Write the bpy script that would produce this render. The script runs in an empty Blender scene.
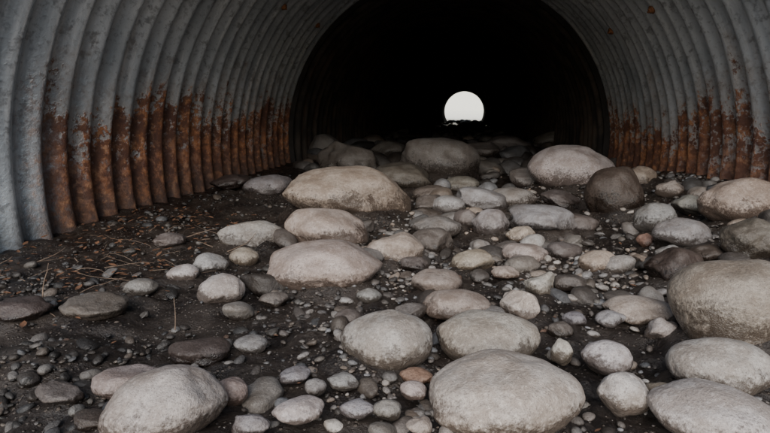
import bpy, math, random
import numpy as np
from mathutils import Vector
random.seed(7); rng=np.random.default_rng(11)
scene=bpy.context.scene

# ------------------------------------------------------------ helpers
def sm(a,b,v):
    t=np.clip((np.asarray(v,float)-a)/(b-a),0,1); return t*t*(3-2*t)
_perm=rng.random((64,64,64))
def vnoise(x,y,z):
    x=np.asarray(x,float);y=np.asarray(y,float)+0*x;z=np.asarray(z,float)+0*x
    xi=np.floor(x).astype(int);yi=np.floor(y).astype(int);zi=np.floor(z).astype(int)
    fx=x-xi;fy=y-yi;fz=z-zi
    fx=fx*fx*(3-2*fx);fy=fy*fy*(3-2*fy);fz=fz*fz*(3-2*fz)
    r=0
    for a in (0,1):
        for b in (0,1):
            for c in (0,1):
                w=(fx if a else 1-fx)*(fy if b else 1-fy)*(fz if c else 1-fz)
                r=r+w*_perm[(xi+a)%64,(yi+b)%64,(zi+c)%64]
    return r*2-1
def fbm(x,y,z,o=4):
    r=0;a=1.;s=1.
    for i in range(o):
        r=r+a*vnoise(x*s+i*7.3,y*s+i*3.1,z*s+i*5.7);a*=.5;s*=2.03
    return r
def mesh_np(name,V,F,smooth=True):
    me=bpy.data.meshes.new(name)
    V=np.asarray(V,np.float32);F=np.asarray(F,np.int32);n=F.shape[1]
    me.vertices.add(len(V));me.vertices.foreach_set("co",V.ravel())
    me.loops.add(F.size);me.loops.foreach_set("vertex_index",F.ravel())
    me.polygons.add(len(F));me.polygons.foreach_set("loop_start",np.arange(0,F.size,n,dtype=np.int32))
    me.polygons.foreach_set("loop_total",np.full(len(F),n,np.int32))
    me.update(calc_edges=True);me.validate()
    me.polygons.foreach_set("use_smooth",np.full(len(F),smooth))
    return me
def vcol(me,C,name="Col"):
    at=me.color_attributes.new(name,'FLOAT_COLOR','POINT')
    at.data.foreach_set("color",np.asarray(C,np.float32).ravel())
def link(name,me,mat=None,parent=None):
    o=bpy.data.objects.new(name,me);scene.collection.objects.link(o)
    if mat: me.materials.append(mat)
    if parent: o.parent=parent
    return o
import bmesh
def ico(sub):
    bm=bmesh.new();bmesh.ops.create_icosphere(bm,subdivisions=sub,radius=1)
    V=np.array([v.co[:] for v in bm.verts]);F=np.array([[v.index for v in f.verts] for f in bm.faces]);bm.free();return V,F

# ------------------------------------------------------------ node helper
class NT:
    def __init__(s,name):
        s.m=bpy.data.materials.new(name);s.m.use_nodes=True;s.t=s.m.node_tree;s.b=s.t.nodes["Principled BSDF"]
    def n(s,ty,**k):
        nd=s.t.nodes.new(ty)
        for a,v in k.items(): setattr(nd,a,v)
        return nd
    def l(s,a,b):s.t.links.new(a,b)
    def put(s,sock,v):
        if isinstance(v,bpy.types.NodeSocket): s.l(v,sock)
        else: sock.default_value=v
    def math(s,op,a,b=0.,clamp=False):
        nd=s.n("ShaderNodeMath",operation=op,use_clamp=clamp);s.put(nd.inputs[0],a);s.put(nd.inputs[1],b);return nd.outputs[0]
    def mix(s,f,a,b,bt='MIX'):
        nd=s.n("ShaderNodeMix",data_type='RGBA',blend_type=bt)
        s.put(nd.inputs[0],f)
        for i,v in((6,a),(7,b)):
            if isinstance(v,tuple) and len(v)==3:v=v+(1,)
            s.put(nd.inputs[i],v)
        return nd.outputs[2]
    def noise(s,vec,scale,detail=4,rough=.55,dist=0):
        nd=s.n("ShaderNodeTexNoise");nd.inputs["Scale"].default_value=scale;nd.inputs["Detail"].default_value=detail
        nd.inputs["Roughness"].default_value=rough;nd.inputs["Distortion"].default_value=dist;s.l(vec,nd.inputs["Vector"]);return nd.outputs["Fac"]
    def ramp(s,f,lo,hi):
        nd=s.n("ShaderNodeMapRange",interpolation_type='SMOOTHSTEP');s.put(nd.inputs[0],f);nd.inputs[1].default_value=lo;nd.inputs[2].default_value=hi;return nd.outputs[0]
    def map(s,vec,sc):
        nd=s.n("ShaderNodeMapping");s.l(vec,nd.inputs[0]);nd.inputs["Scale"].default_value=sc;return nd.outputs[0]
    def bump(s,h,st,dist,prev=None):
        nd=s.n("ShaderNodeBump");nd.inputs["Strength"].default_value=st;nd.inputs["Distance"].default_value=dist;s.l(h,nd.inputs["Height"])
        if prev:s.l(prev,nd.inputs["Normal"])
        return nd.outputs[0]

PITCH=.24
# ------------------------------------------------------------ materials
def metal_mat():
    T=NT("galvanised_steel");tc=T.n("ShaderNodeTexCoord").outputs["Object"]
    sp=T.n("ShaderNodeSeparateXYZ");T.l(tc,sp.inputs[0]);X,Y,Z=sp.outputs
    big=T.noise(tc,1.6,3);fine=T.noise(tc,28,3,.65)
    streak=T.noise(T.map(tc,(1.2,13,1.0)),1.0,4,.6,.3)
    blot=T.noise(tc,7,4,.7)
    # corrugation phase: 1 on the ridges that stand into the pipe, 0 in the valleys, which are coloured darker
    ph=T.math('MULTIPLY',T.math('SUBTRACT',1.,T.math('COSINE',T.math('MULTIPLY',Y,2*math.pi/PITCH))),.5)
    col=T.mix(T.ramp(big,.35,.65),(.42,.45,.48),(.64,.665,.69))
    col=T.mix(T.math('MULTIPLY',T.ramp(streak,.5,.70),.75),col,(.86,.87,.88))
    col=T.mix(T.math('MULTIPLY',T.ramp(fine,.5,.68),.5),col,(.25,.26,.275))
    col=T.mix(T.math('MULTIPLY',T.ramp(blot,.54,.66),.6),col,(.23,.23,.235))
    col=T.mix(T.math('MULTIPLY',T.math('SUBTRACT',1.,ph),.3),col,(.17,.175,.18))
    n1=T.noise(tc,1.3,3);n2=T.noise(T.map(tc,(2,3.5,1.6)),1,4,.65);n3=T.noise(tc,22,3,.7)
    line=T.math('ADD',T.math('MULTIPLY',T.math('SUBTRACT',n1,.5),.9),T.math('MULTIPLY',T.math('SUBTRACT',n2,.5),.8))
    line=T.math('ADD',line,T.math('MULTIPLY',T.math('SUBTRACT',n3,.5),.7))
    line=T.math('ADD',line,T.math('MULTIPLY',T.math('SUBTRACT',blot,.5),.5))
    line=T.math('ADD',line,T.math('MULTIPLY',T.math('SUBTRACT',streak,.5),.4))
    line=T.math('SUBTRACT',line,T.math('MULTIPLY',T.ramp(X,0,.5),.06))
    h=T.math('SUBTRACT',T.math('ADD',line,.84),Z)
    near=T.ramp(T.math('ADD',Y,T.math('MULTIPLY',n3,.5)),3.30,3.75)     # the end plates stayed clean
    right=T.math('MULTIPLY',T.ramp(X,0,.5),.7)
    near=T.math('MAXIMUM',near,right)
    m=T.math('MULTIPLY',T.ramp(h,-.03,.12),near)
    patch=T.ramp(T.math('ADD',T.math('MULTIPLY',T.math('ADD',fine,blot),.4),T.math('MULTIPLY',n2,.4)),.51,.59)
    patch=T.math('MAXIMUM',patch,T.math('MULTIPLY',T.ramp(h,.12,.38),.93))
    m=T.math('MULTIPLY',m,patch)
    rn=T.noise(tc,11,4,.7)
    rust=T.mix(T.ramp(rn,.38,.60),(.12,.046,.028),(.36,.14,.058))
    rust=T.mix(T.math('MULTIPLY',T.ramp(n3,.53,.64),.7),rust,(.50,.26,.13))
    rust=T.mix(T.math('MULTIPLY',T.ramp(blot,.47,.58),.75),rust,(.085,.04,.03))
    rust=T.mix(T.math('MULTIPLY',T.ramp(n1,.46,.62),.5),rust,(.10,.045,.032))
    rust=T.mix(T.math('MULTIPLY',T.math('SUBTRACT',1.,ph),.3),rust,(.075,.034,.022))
    stain=T.math('MULTIPLY',T.ramp(h,-.4,.15),T.math('MULTIPLY',near,.5))
    col=T.mix(stain,col,(.33,.24,.18))
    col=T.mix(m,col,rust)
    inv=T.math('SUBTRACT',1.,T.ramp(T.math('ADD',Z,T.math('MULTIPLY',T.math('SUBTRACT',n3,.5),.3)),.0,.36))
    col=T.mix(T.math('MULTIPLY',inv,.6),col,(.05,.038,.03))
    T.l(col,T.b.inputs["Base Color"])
    T.l(T.math('ADD',T.math('MULTIPLY',m,.42),.30),T.b.inputs["Roughness"])
    T.l(T.math('MULTIPLY',T.math('SUBTRACT',1.,m),.4),T.b.inputs["Metallic"])
    T.l(T.bump(T.math('ADD',fine,T.math('MULTIPLY',T.math('MULTIPLY',rn,m),1.5)),.4,.012),T.b.inputs["Normal"])
    return T.m
def coated_mat():
    T=NT("bitumen_coated_steel");tc=T.n("ShaderNodeTexCoord").outputs["Object"]
    n=T.noise(tc,3,5,.65);n2=T.noise(T.map(tc,(2,8,1.5)),1.3,4,.6)
    col=T.mix(T.ramp(n,.4,.65),(.025,.022,.020),(.085,.066,.052))
    col=T.mix(T.math('MULTIPLY',T.ramp(n2,.48,.7),.6),col,(.10,.055,.032))
    T.l(col,T.b.inputs["Base Color"]);T.b.inputs["Roughness"].default_value=.8
    T.l(T.bump(n,.4,.02),T.b.inputs["Normal"]);return T.m
def rock_mat():
    T=NT("river_stone");tc=T.n("ShaderNodeNewGeometry").outputs["Position"]
    at=T.n("ShaderNodeAttribute",attribute_name="Col");C=at.outputs["Color"];A=at.outputs["Alpha"]
    n=T.noise(tc,9,4,.65);f=T.noise(tc,70,4,.75);g=T.noise(tc,230,2,.7)
    col=T.mix(T.math('MULTIPLY',T.ramp(n,.38,.62),.75),C,T.mix(1.,C,(.58,.52,.47),'MULTIPLY'))
    col=T.mix(T.math('MULTIPLY',T.ramp(f,.52,.66),.5),col,T.mix(1.,C,(1.35,1.35,1.34),'MULTIPLY'))
    col=T.mix(T.math('MULTIPLY',T.math('SUBTRACT',1.,T.ramp(f,.34,.46)),.5),col,T.mix(1.,C,(.45,.42,.40),'MULTIPLY'))
    col=T.mix(T.math('MULTIPLY',T.ramp(g,.55,.64),.6),col,T.mix(1.,C,(.33,.31,.30),'MULTIPLY'))
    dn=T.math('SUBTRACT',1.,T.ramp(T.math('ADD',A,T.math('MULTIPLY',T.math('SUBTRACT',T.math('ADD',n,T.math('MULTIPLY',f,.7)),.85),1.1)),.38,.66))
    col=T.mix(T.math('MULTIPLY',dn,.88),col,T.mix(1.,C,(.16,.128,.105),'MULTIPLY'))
    T.l(col,T.b.inputs["Base Color"])
    T.l(T.math('SUBTRACT',.50,T.math('MULTIPLY',dn,.26)),T.b.inputs["Roughness"])
    T.l(T.bump(T.math('ADD',T.math('MULTIPLY',g,.25),f),.65,.008),T.b.inputs["Normal"])
    return T.m
def ground_mat():
    T=NT("wet_silt_and_grit");tc=T.n("ShaderNodeTexCoord").outputs["Object"]
    n=T.noise(tc,4,4,.6);f=T.noise(tc,45,5,.75)
    v=T.n("ShaderNodeTexVoronoi");v.inputs["Scale"].default_value=60;T.l(tc,v.inputs["Vector"])
    col=T.mix(T.ramp(n,.35,.65),(.012,.009,.008),(.034,.026,.021))
    col=T.mix(T.math('MULTIPLY',T.ramp(f,.5,.68),.6),col,(.075,.060,.049))
    vr=T.n("ShaderNodeSeparateColor");T.l(v.outputs["Color"],vr.inputs[0])
    grit=T.math('MULTIPLY',T.ramp(vr.outputs[0],.62,.72),T.math('SUBTRACT',1.,T.ramp(v.outputs["Distance"],.25,.4)))
    col=T.mix(T.math('MULTIPLY',grit,.7),col,(.12,.098,.082))
    sp=T.n("ShaderNodeSeparateXYZ");T.l(tc,sp.inputs[0])
    out=T.math('MAXIMUM',T.ramp(sp.outputs[1],70,78),T.math('SUBTRACT',1.,T.ramp(sp.outputs[1],-2.5,.3)))
    col=T.mix(out,col,(.30,.27,.22))
    T.l(col,T.b.inputs["Base Color"])
    T.l(T.math('ADD',T.math('MULTIPLY',n,.5),.05),T.b.inputs["Roughness"])
    T.l(T.bump(T.math('ADD',f,grit),.8,.015),T.b.inputs["Normal"]);return T.m
def simple(name,c,r=.8,sc=6,var=.5):
    T=NT(name);tc=T.n("ShaderNodeTexCoord").outputs["Object"];n=T.noise(tc,sc,4,.65)
    T.l(T.mix(T.ramp(n,.35,.65),tuple(x*(1-var) for x in c),c),T.b.inputs["Base Color"]);T.b.inputs["Roughness"].default_value=r
    T.l(T.bump(n,.4,.02),T.b.inputs["Normal"]);return T.m
MET=metal_mat();COAT=coated_mat();ROCK=rock_mat();GR=ground_mat()

# ------------------------------------------------------------ rock table
PAL={'P':(.41,.375,.345),'T':(.31,.264,.226),'G':(.235,.224,.215),'K':(.34,.275,.24),'D':(.060,.045,.038),'E':(.12,.103,.092),'F':(.16,.145,.132),'R':(.25,.155,.115)}  # F, and E on far stones: light falloff with depth painted into the colour
# x, y (cm), half length, half height (mm), colour, depth ratio
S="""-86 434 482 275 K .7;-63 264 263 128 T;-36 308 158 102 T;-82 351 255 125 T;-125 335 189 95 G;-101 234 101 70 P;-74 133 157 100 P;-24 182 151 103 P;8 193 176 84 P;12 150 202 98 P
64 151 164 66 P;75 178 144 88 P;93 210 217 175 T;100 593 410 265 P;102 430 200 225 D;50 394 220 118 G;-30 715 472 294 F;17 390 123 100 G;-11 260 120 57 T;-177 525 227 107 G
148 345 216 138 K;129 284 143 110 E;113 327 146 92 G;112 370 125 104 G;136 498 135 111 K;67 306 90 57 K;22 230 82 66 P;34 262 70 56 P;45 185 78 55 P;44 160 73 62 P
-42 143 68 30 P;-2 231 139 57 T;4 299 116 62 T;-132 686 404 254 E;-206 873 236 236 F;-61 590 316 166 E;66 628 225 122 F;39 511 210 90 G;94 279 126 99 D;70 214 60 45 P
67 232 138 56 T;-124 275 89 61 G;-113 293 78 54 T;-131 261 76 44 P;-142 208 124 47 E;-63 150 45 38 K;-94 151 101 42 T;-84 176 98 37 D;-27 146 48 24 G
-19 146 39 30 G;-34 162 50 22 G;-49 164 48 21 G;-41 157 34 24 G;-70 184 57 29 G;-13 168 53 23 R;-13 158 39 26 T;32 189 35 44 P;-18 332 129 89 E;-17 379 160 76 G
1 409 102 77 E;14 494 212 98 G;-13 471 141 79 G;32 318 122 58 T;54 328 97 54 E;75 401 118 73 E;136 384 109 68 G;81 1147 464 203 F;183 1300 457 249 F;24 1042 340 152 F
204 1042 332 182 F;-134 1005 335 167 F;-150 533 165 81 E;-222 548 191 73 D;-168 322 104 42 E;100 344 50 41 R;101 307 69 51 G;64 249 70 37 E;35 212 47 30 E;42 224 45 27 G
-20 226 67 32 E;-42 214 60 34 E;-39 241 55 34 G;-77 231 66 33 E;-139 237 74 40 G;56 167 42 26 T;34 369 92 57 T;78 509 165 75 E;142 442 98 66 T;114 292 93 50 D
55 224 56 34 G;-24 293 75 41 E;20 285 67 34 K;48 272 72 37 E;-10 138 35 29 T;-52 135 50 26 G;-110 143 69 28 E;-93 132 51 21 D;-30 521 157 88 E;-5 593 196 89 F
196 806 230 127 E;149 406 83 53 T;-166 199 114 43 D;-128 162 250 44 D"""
rocks=[]
for tok in S.replace("\n",";").split(";"):
    p=tok.split();rocks.append((int(p[0])/100,int(p[1])/100,int(p[2])/1000,int(p[3])/1000,p[4],float(p[5]) if len(p)>5 else .8))
RX=np.array([r[0] for r in rocks[:-1]]);RY=np.array([r[1] for r in rocks[:-1]]);RA=np.array([r[2] for r in rocks[:-1]]);RC=np.array([r[3] for r in rocks[:-1]])

# ------------------------------------------------------------ terrain height
CX,CZ=-0.31,0.36
Y0,YJ,Y1=2.3,8.3,67.
def gh(x,y):
    z=0.30*sm(0.7,1.9,x)*(1-sm(5,8,y))*sm(0.5,2.5,y)
    z=z+0.06*sm(1.2,2.4,-np.asarray(x,float))
    z=z-0.8*np.clip((np.asarray(y,float)-9)/58,0,1)
    return z
def silt(x,y):  # silt banked up against the stones
    x=np.asarray(x,float);y=np.asarray(y,float);z=np.zeros(np.broadcast(x,y).shape)
    for a,b,r,c in zip(RX,RY,RA,RC):
        d=np.sqrt((x-a)**2+((y-b)/.85)**2)/r
        z=np.maximum(z,.40*c*(1-sm(.75,1.0+.09/r,d)))
    # low muddy hump on the left
    d=np.sqrt(((x+1.28)/.30)**2+((y-1.64)/.24)**2)
    z=np.maximum(z,.066*(1-sm(.2,1.15,d)))
    return z
def seq(a,b,step):return list(np.arange(a,b,step))
xs=[-600,-200,-80,-40,-20,-10,-6,-4,-3.2]+seq(-2.7,2.7,.022)+[3.2,4,6,10,20,40,80,200,600]
ys=[-600,-200,-80,-40,-20,-10,-5,-2,-.5,0,.4]+seq(.7,4.2,.02)+seq(4.2,9,.04)+seq(9,20,.12)+seq(20,68,.6)+[70,74,77,80,83,84,85,86,87,88,89,90,91,92,93,95,100,120,160,300,600]
XX,YY=np.meshgrid(xs,ys)
inside=(1-sm(2.7,4,np.abs(XX)))*(sm(-.5,.7,YY))*(1-sm(68,74,YY))
ZZ=gh(XX,YY)+inside*(0.028*fbm(XX*2.2,YY*2.2,0)+0.014*fbm(XX*14,YY*14,3,4)+silt(XX,YY))-0.03*inside
ZZ=ZZ+ (1-inside)*0.05*fbm(XX*.5,YY*.5,2)
ZZ=ZZ+1.25*np.clip(YY-84,0,8)  # added slope beyond the outlet, tilted to the sun to brighten the far opening
nx,ny=len(xs),len(ys)
V=np.stack([XX.ravel(),YY.ravel(),ZZ.ravel()],1)
i=np.arange(ny-1)[:,None]*nx+np.arange(nx-1)[None,:]
F=np.stack([i,i+1,i+1+nx,i+nx],-1).reshape(-1,4)
me=mesh_np("streambed_ground",V,F);g=link("streambed_ground",me,GR)
GLARE_BANK=simple("pale_glare_bank",(.95,.93,.80),.9,3,.03);me.materials.append(GLARE_BANK)  # near-white colour stands in for the glare in the far opening
cy=V[F].mean(1)[:,1];me.polygons.foreach_set("material_index",(cy>80).astype(np.int32))

# ------------------------------------------------------------ culvert pipe
def pipe(name,y0,y1,R,pitch,amp,nper,nc,mat,parent):
    yy=np.arange(y0,y1+1e-6,pitch/nper);th=np.linspace(0,2*np.pi,nc,endpoint=False)
    A,B=np.meshgrid(th,yy)
    ph=2*np.pi*B/pitch
    r=R+amp*np.cos(ph)*(1+.14*fbm(np.cos(A)*3,np.sin(A)*3,B*1.5,2))+0.012*fbm(np.cos(A)*2,np.sin(A)*2,B*.7,3)
    V=np.stack([(CX+r*np.cos(A)).ravel(),B.ravel(),(CZ+r*np.sin(A)).ravel()],1)
    n=len(yy);i=np.arange(n-1)[:,None]*nc;j=np.arange(nc)[None,:];k=(j+1)%nc
    F=np.stack([i+j,i+nc+j,i+nc+k,i+k],-1).reshape(-1,4)
    return link(name,mesh_np(name,V,F),mat,parent)
culv=bpy.data.objects.new("corrugated_culvert_pipe",None);scene.collection.objects.link(culv)
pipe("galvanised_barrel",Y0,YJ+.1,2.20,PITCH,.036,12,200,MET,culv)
pipe("coated_barrel",YJ,Y1,2.11,PITCH*1.4,.036,8,96,COAT,culv)
def ringband(name,y0,y1,Ri,Ro,mat):
    th=np.linspace(0,2*np.pi,200,endpoint=False);V=[]
    for (r,y) in((Ri,y1),(Ri,y0),(Ro,y0)):
        V.append(np.stack([CX+r*np.cos(th),0*th+y,CZ+r*np.sin(th)],1))
    V=np.concatenate(V);F=[]
    for s in range(2):
        for j in range(200):
            k=(j+1)%200;F.append([s*200+j,s*200+k,(s+1)*200+k,(s+1)*200+j])
    return link(name,mesh_np(name,V,F,False),mat,culv)
ringband("joint_collar",YJ-.01,YJ+.03,2.10,2.30,simple("tar_joint",(.02,.017,.015),.9))
RB=simple("rusty_bolt",(.34,.14,.06),.8,60,.6)
Vb=[];Fb=[];off=0
def bolt(ang,y,s=1.):
    global off
    r=2.20+.036*math.cos(2*math.pi*y/PITCH)
    c=Vector((CX+r*math.cos(ang),y,CZ+r*math.sin(ang)));nrm=Vector((-math.cos(ang),0,-math.sin(ang)));u=Vector((0,1,0));w=nrm.cross(u)
    rings=[(.036,-.01),(.036,.006),(.022,.0062),(.022,.020),(.017,.024),(0.010,.0242),(.009,.036),(.0005,.037)];N=12
    for (rr,hh) in rings:
        for k in range(N):
            q=2*math.pi*k/N;rr2=rr*(1+(0.08 if k%2 and rr==.022 else 0))
            Vb.append(c+nrm*hh*s+(u*math.cos(q)+w*math.sin(q))*rr2*s)
    for i in range(len(rings)-1):
        for k in range(N):
            k2=(k+1)%N;Fb.append([off+i*N+k,off+i*N+k2,off+(i+1)*N+k2,off+(i+1)*N+k])
    off+=N*len(rings)
for ang0,k0,dk_ in ((2.40,14.5,6),(.60,16.5,6),(1.6,14.5,4)):
    kk=k0
    while kk*PITCH<8: bolt(ang0,kk*PITCH);kk+=dk_
link("plate_bolts",mesh_np("plate_bolts",np.array([v[:] for v in Vb]),np.array(Fb)),RB,culv)

# ------------------------------------------------------------ headwalls and embankment
CONC=simple("weathered_concrete",(.32,.31,.29),.9,2,.3)
def headwall(name,y,d):
    th=np.linspace(0,2*np.pi,96,endpoint=False);V=[];F=[]
    def outer(t):
        cx,cz=math.cos(t),math.sin(t);k=min(6/max(abs(cx),1e-6),(2.9/max(cz,1e-6) if cz>0 else 4/max(-cz,1e-6)));return cx*k,cz*k
    for (yy,kind) in((y+d,0),(y,0),(y,1),(y+d,1)):
        for t in th:
            if kind==0:V.append((CX+2.27*math.cos(t),yy,CZ+2.27*math.sin(t)))
            else:
                a,b=outer(t);V.append((CX+a,yy,CZ+b))
    for s in range(3):
        for j in range(96):
            k=(j+1)%96;F.append([s*96+j,s*96+k,(s+1)*96+k,(s+1)*96+j])
    return link(name,mesh_np(name,np.array(V),np.array(F),False),CONC)
headwall("concrete_headwall",Y0,.3);headwall("concrete_headwall",Y1,-.3)
GRASS=simple("embankment_grass",(.09,.11,.04),.95,5,.6)
ex=np.linspace(-40,40,81);ey=np.linspace(Y0+.31,Y1-.31,60);EX,EY=np.meshgrid(ex,ey)
top=3.35-3.6*sm(6.5,14,np.abs(EX))
EZ=top+.06*fbm(EX*.8,EY*.8,1)
i=np.arange(59)[:,None]*81+np.arange(80)[None,:];F=np.stack([i,i+1,i+82,i+81],-1).reshape(-1,4)
link("road_embankment",mesh_np("road_embankment",np.stack([EX.ravel(),EY.ravel(),np.maximum(EZ,-1.2).ravel()],1),F),GRASS)

# ------------------------------------------------------------ rocks
icos={k:ico(k) for k in (2,3,4,5,6)}
def rock_shape(V,seed,rough=1.,facet=.5):
    # facet 0: water-worn dome, 1: freshly broken
    r=np.random.default_rng(seed);o=r.random(3)*50
    P=V.copy()
    e=r.uniform(.92,1.06);P=np.sign(P)*np.abs(P)**e;
    soft=.08*(1-facet)+.006
    for k in range(int(3+6*facet)):
        n=r.normal(size=3);n/=np.linalg.norm(n);h=r.uniform(.86-.22*facet,.95-.08*facet)
        d=P@n;ex=np.maximum(d-h,0);ex=ex*ex/(ex+soft);P-=np.outer(ex*(.6+.35*facet),n)
    nn=(.10+.07*facet)*fbm(V[:,0]*1.1+o[0],V[:,1]*1.1+o[1],V[:,2]*1.1+o[2],2)+.012*rough*fbm(V[:,0]*5+o[0],V[:,1]*5+o[1],V[:,2]*5+o[2],4)
    for k in range(int(2+3*rough)):
        n=r.normal(size=3);n/=np.linalg.norm(n);w=r.uniform(.10,.3);dd=np.arccos(np.clip(V@n,-1,1));nn=nn-r.uniform(.01,.04)*rough*np.exp(-(dd/w)**4)
    P*= (1+nn)[:,None]
    for a in range(3):
        lo,hi=P[:,a].min(),P[:,a].max();P[:,a]=(P[:,a]-(lo+hi)/2)/((hi-lo)/2)
    return P
SMOOTHR={1,3,6,7,8,9,10,11,12,13,18}
for idx,(x,y,a,c,k,br) in enumerate(rocks[:-1]):
    near=a/max(y,1)
    V,F=icos[6] if near>.07 else (icos[5] if near>.03 else icos[4])
    ri=np.random.default_rng(idx*3+1)
    fc=ri.uniform(.05,.35) if idx in SMOOTHR else ri.uniform(.2,1.)
    if k in('D','E'):fc=ri.uniform(.6,1)
    if idx==14:fc=.3
    P=rock_shape(V,(300+idx),2.2 if k in('D','E') else (1. if idx in SMOOTHR else 1.6),fc)
    if idx==0: # wedge-shaped boulder, high flat right shoulder, tapering left
        P[:,2]*=(.78+.25*np.clip(P[:,0]+.2,-1,.8))
    rz=ri.uniform(-.22,.22)*(1 if a>.12 else 3)+math.atan2(-x,y)*.8
    Q=P*np.array([a,a*br,c]);co,si=math.cos(rz),math.sin(rz)
    tilt=np.random.default_rng(idx+900).uniform(-.16,.16)
    ct,stl=math.cos(tilt),math.sin(tilt)
    Q=np.stack([Q[:,0]*ct-Q[:,2]*stl,Q[:,1],Q[:,0]*stl+Q[:,2]*ct],1)
    Q=np.stack([Q[:,0]*co-Q[:,1]*si,Q[:,0]*si+Q[:,1]*co,Q[:,2]],1)
    me=mesh_np("river_rock",Q,F)
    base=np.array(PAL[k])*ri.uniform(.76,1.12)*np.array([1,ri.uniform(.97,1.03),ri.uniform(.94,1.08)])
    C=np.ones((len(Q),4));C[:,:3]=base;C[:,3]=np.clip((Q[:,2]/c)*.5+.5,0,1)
    vcol(me,C)
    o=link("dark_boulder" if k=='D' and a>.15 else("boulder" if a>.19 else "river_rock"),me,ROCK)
    o.location=(x,y,float(gh(x,y))+.55*c)

# ------------------------------------------------------------ gravel and cobbles
GP=np.array([(.28,.26,.245),(.20,.192,.188),(.34,.31,.28),(.22,.222,.23),(.29,.24,.20),(.12,.105,.095),(.085,.07,.06),(.42,.40,.38),(.24,.155,.115),(.15,.13,.118)])
GW=np.array([.15,.13,.10,.08,.12,.15,.14,.04,.01,.08]);GW/=GW.sum()
def scatter(name,pts,rad,sub,seed,flat=(.45,.8),dark=None,lift=(-.05,.3)):
    r=np.random.default_rng(seed);V0,F0=icos[sub];nv=len(V0)
    vars_=[rock_shape(V0,seed*100+k,1.3,(k%6)/5) for k in range(30)]
    pts=np.array(pts);Zb=gh(pts[:,0],pts[:,1])-.03+.028*fbm(pts[:,0]*2.2,pts[:,1]*2.2,0)+silt(pts[:,0],pts[:,1])
    Vs=[];Fs=[];Cs=[]
    for i,((x,y),ra) in enumerate(zip(pts,rad)):
        P=vars_[r.integers(30)]*np.array([ra*r.uniform(.9,1.5),ra*r.uniform(.65,1.),ra*r.uniform(*flat)])
        t=r.uniform(-.5,.5);c,s=math.cos(t),math.sin(t);P=np.stack([P[:,0]*c-P[:,2]*s,P[:,1],P[:,0]*s+P[:,2]*c],1)
        t=r.uniform(0,6.28);c,s=math.cos(t),math.sin(t);P=np.stack([P[:,0]*c-P[:,1]*s,P[:,0]*s+P[:,1]*c,P[:,2]],1)
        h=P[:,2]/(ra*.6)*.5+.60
        P=P+np.array([x,y,Zb[i]+ra*r.uniform(*lift)])
        col=GP[r.choice(len(GP),p=GW)]*r.uniform(.7,1.2)
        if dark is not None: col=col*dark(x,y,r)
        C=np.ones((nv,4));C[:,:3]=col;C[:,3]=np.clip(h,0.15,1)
        Vs.append(P);Fs.append(F0+i*nv);Cs.append(C)
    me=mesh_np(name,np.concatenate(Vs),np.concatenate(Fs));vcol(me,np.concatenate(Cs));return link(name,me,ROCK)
def sample(n,x0,x1,y0,y1,dens,seed,rmul=.8):
    r=np.random.default_rng(seed);o=[]
    while len(o)<n:
        x=r.uniform(x0,x1);y=y0*(y1/y0)**r.random()
        if r.random()>dens(x,y):continue
        if np.any((x-RX)**2+((y-RY)/.85)**2<(RA*rmul)**2):continue
        o.append((x,y))
    return o
def dn(x,y):
    d=.42+.58*float(sm(-1.0,-.3,x))
    d*= .18+.82*float(sm(-.25,.3,vnoise(x*1.8+9,y*1.8,4)))
    return d*float(1-sm(2.0,2.25,abs(x-CX)))
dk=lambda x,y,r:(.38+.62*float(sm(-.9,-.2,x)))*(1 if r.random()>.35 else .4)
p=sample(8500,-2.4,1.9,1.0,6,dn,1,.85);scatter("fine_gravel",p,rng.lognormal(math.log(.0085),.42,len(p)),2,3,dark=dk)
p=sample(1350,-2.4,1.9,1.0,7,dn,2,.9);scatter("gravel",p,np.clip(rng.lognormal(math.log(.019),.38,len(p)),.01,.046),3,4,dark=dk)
def dn2(x,y):return float(sm(-1.3,-.2,x))*float(1-sm(1.95,2.1,abs(x-CX)))*float(sm(1.9,2.6,y)+.12)*(.3+.7*float(sm(-.2,.3,vnoise(x*1.3+2,y*1.1,8))))
p=sample(240,-1.6,1.85,1.3,8,dn2,5,1.02);scatter("cobbles",p,np.clip(rng.lognormal(math.log(.055),.38,len(p)),.03,.13),4,6,dark=lambda x,y,r:r.uniform(.35,.95),lift=(-.1,.5))
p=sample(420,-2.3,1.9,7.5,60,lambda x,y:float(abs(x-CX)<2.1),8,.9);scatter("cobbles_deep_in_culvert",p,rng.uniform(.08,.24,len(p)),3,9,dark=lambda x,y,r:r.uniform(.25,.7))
p=[(rng.uniform(-2.2,1.6),rng.uniform(60,66.5)) for _ in range(70)];scatter("cobbles_at_outlet",p,rng.uniform(.10,.34,len(p)),3,12)

# ------------------------------------------------------------ twigs and leaf litter
TW=simple("dead_twig",(.15,.105,.075),.9,40,.4);LF=simple("dead_leaf",(.17,.08,.04),.8,30,.5)
rr=random.Random(3)
def twig(pts,r0,r1,name="twig"):
    cu=bpy.data.curves.new(name,'CURVE');cu.dimensions='3D';cu.bevel_depth=1;cu.bevel_resolution=2;sp=cu.splines.new('POLY');sp.points.add(len(pts)-1)
    for k,q in enumerate(pts):
        sp.points[k].co=(*q,1);sp.points[k].radius=r0+(r1-r0)*k/(len(pts)-1)
    o=bpy.data.objects.new(name,cu);scene.collection.objects.link(o);cu.materials.append(TW);return o
def rt(x,y,L,az,el,r,n=7):
    pts=[];p=Vector((x,y,float(gh(x,y))-.01))
    for k in range(n):
        pts.append(tuple(p));az+=rr.uniform(-.35,.35);el+=rr.uniform(-.25,.25)
        p=p+Vector((math.cos(az)*math.cos(el),math.sin(az)*math.cos(el),math.sin(el)))*L/n
    twig(pts,r,r*.35)
rt(-1.62,2.05,.24,2.2,1.1,.004);rt(-1.05,2.0,.14,1.7,1.2,.003)
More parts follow.
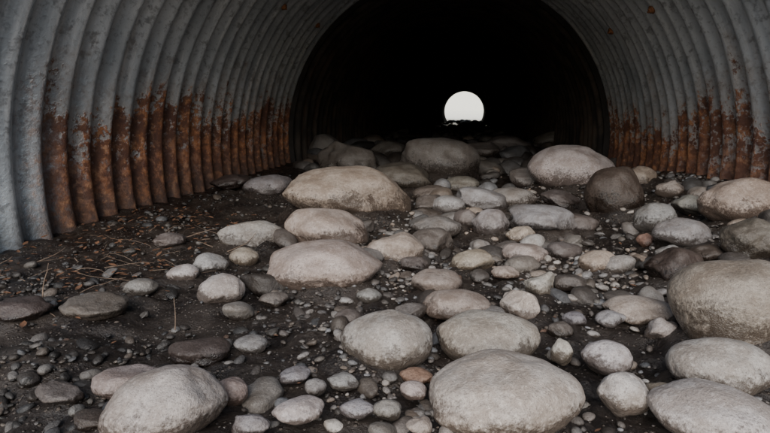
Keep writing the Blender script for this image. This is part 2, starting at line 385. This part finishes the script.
for k in range(50):
    rt(rr.uniform(-2.3,-1.3),rr.uniform(1.9,3.6),rr.uniform(.08,.35),rr.uniform(0,6.28),rr.uniform(0,.3),rr.uniform(.0015,.004))
Vl=[];Fl=[]
def leaf(x,y,s):
    r=rr;b=len(Vl);t=r.uniform(0,6.28);tl=r.uniform(-.6,.6);z=float(gh(x,y))+r.uniform(-.01,.025)
    for (u,v,w) in((-1,0,0),(-.5,.38,.12),(.2,.42,.1),(1,0,.15),(.2,-.42,.16),(-.5,-.38,.1),(0,0,-.03)):
        X=u*s;Yy=v*s;Zz=(w+u*tl*.5)*s
        Vl.append((x+X*math.cos(t)-Yy*math.sin(t),y+X*math.sin(t)+Yy*math.cos(t),z+Zz))
    for k in range(6):Fl.append([b+6,b+k,b+(k+1)%6])
for k in range(380):leaf(rr.uniform(-2.4,-1.4),rr.uniform(1.9,4.2),rr.uniform(.008,.03))
for k in range(70):leaf(rr.uniform(-1.3,1.6),rr.uniform(1.3,4),rr.uniform(.006,.018))
link("leaf_litter",mesh_np("leaf_litter",np.array(Vl),np.array(Fl)),LF)

# ------------------------------------------------------------ light
EL=math.radians(28)
sd=bpy.data.lights.new("sun",'SUN');sd.energy=5.0;sd.angle=math.radians(44);sd.color=(1,.965,.92)
so=bpy.data.objects.new("sun",sd);scene.collection.objects.link(so)
d=Vector((0.0,math.cos(EL),-math.sin(EL)));so.rotation_euler=d.to_track_quat('-Z','Y').to_euler();so.location=(0,-5,6)
w=bpy.data.worlds.new("World");scene.world=w;w.use_nodes=True;nt=w.node_tree;bg=nt.nodes["Background"]
sk=nt.nodes.new("ShaderNodeTexSky");sk.sky_type='NISHITA';sk.sun_disc=False;sk.sun_elevation=EL;sk.sun_rotation=math.radians(180)
nt.links.new(sk.outputs[0],bg.inputs[0]);bg.inputs[1].default_value=.14

# ------------------------------------------------------------ camera
cd=bpy.data.cameras.new("camera");cd.sensor_width=36;cd.lens=28.24;cd.clip_start=.02;cd.clip_end=3000
co=bpy.data.objects.new("camera",cd);scene.collection.objects.link(co);co.location=(0,0,.8)
co.rotation_euler=(math.radians(90-10.27),0,math.radians(7.61));scene.camera=co
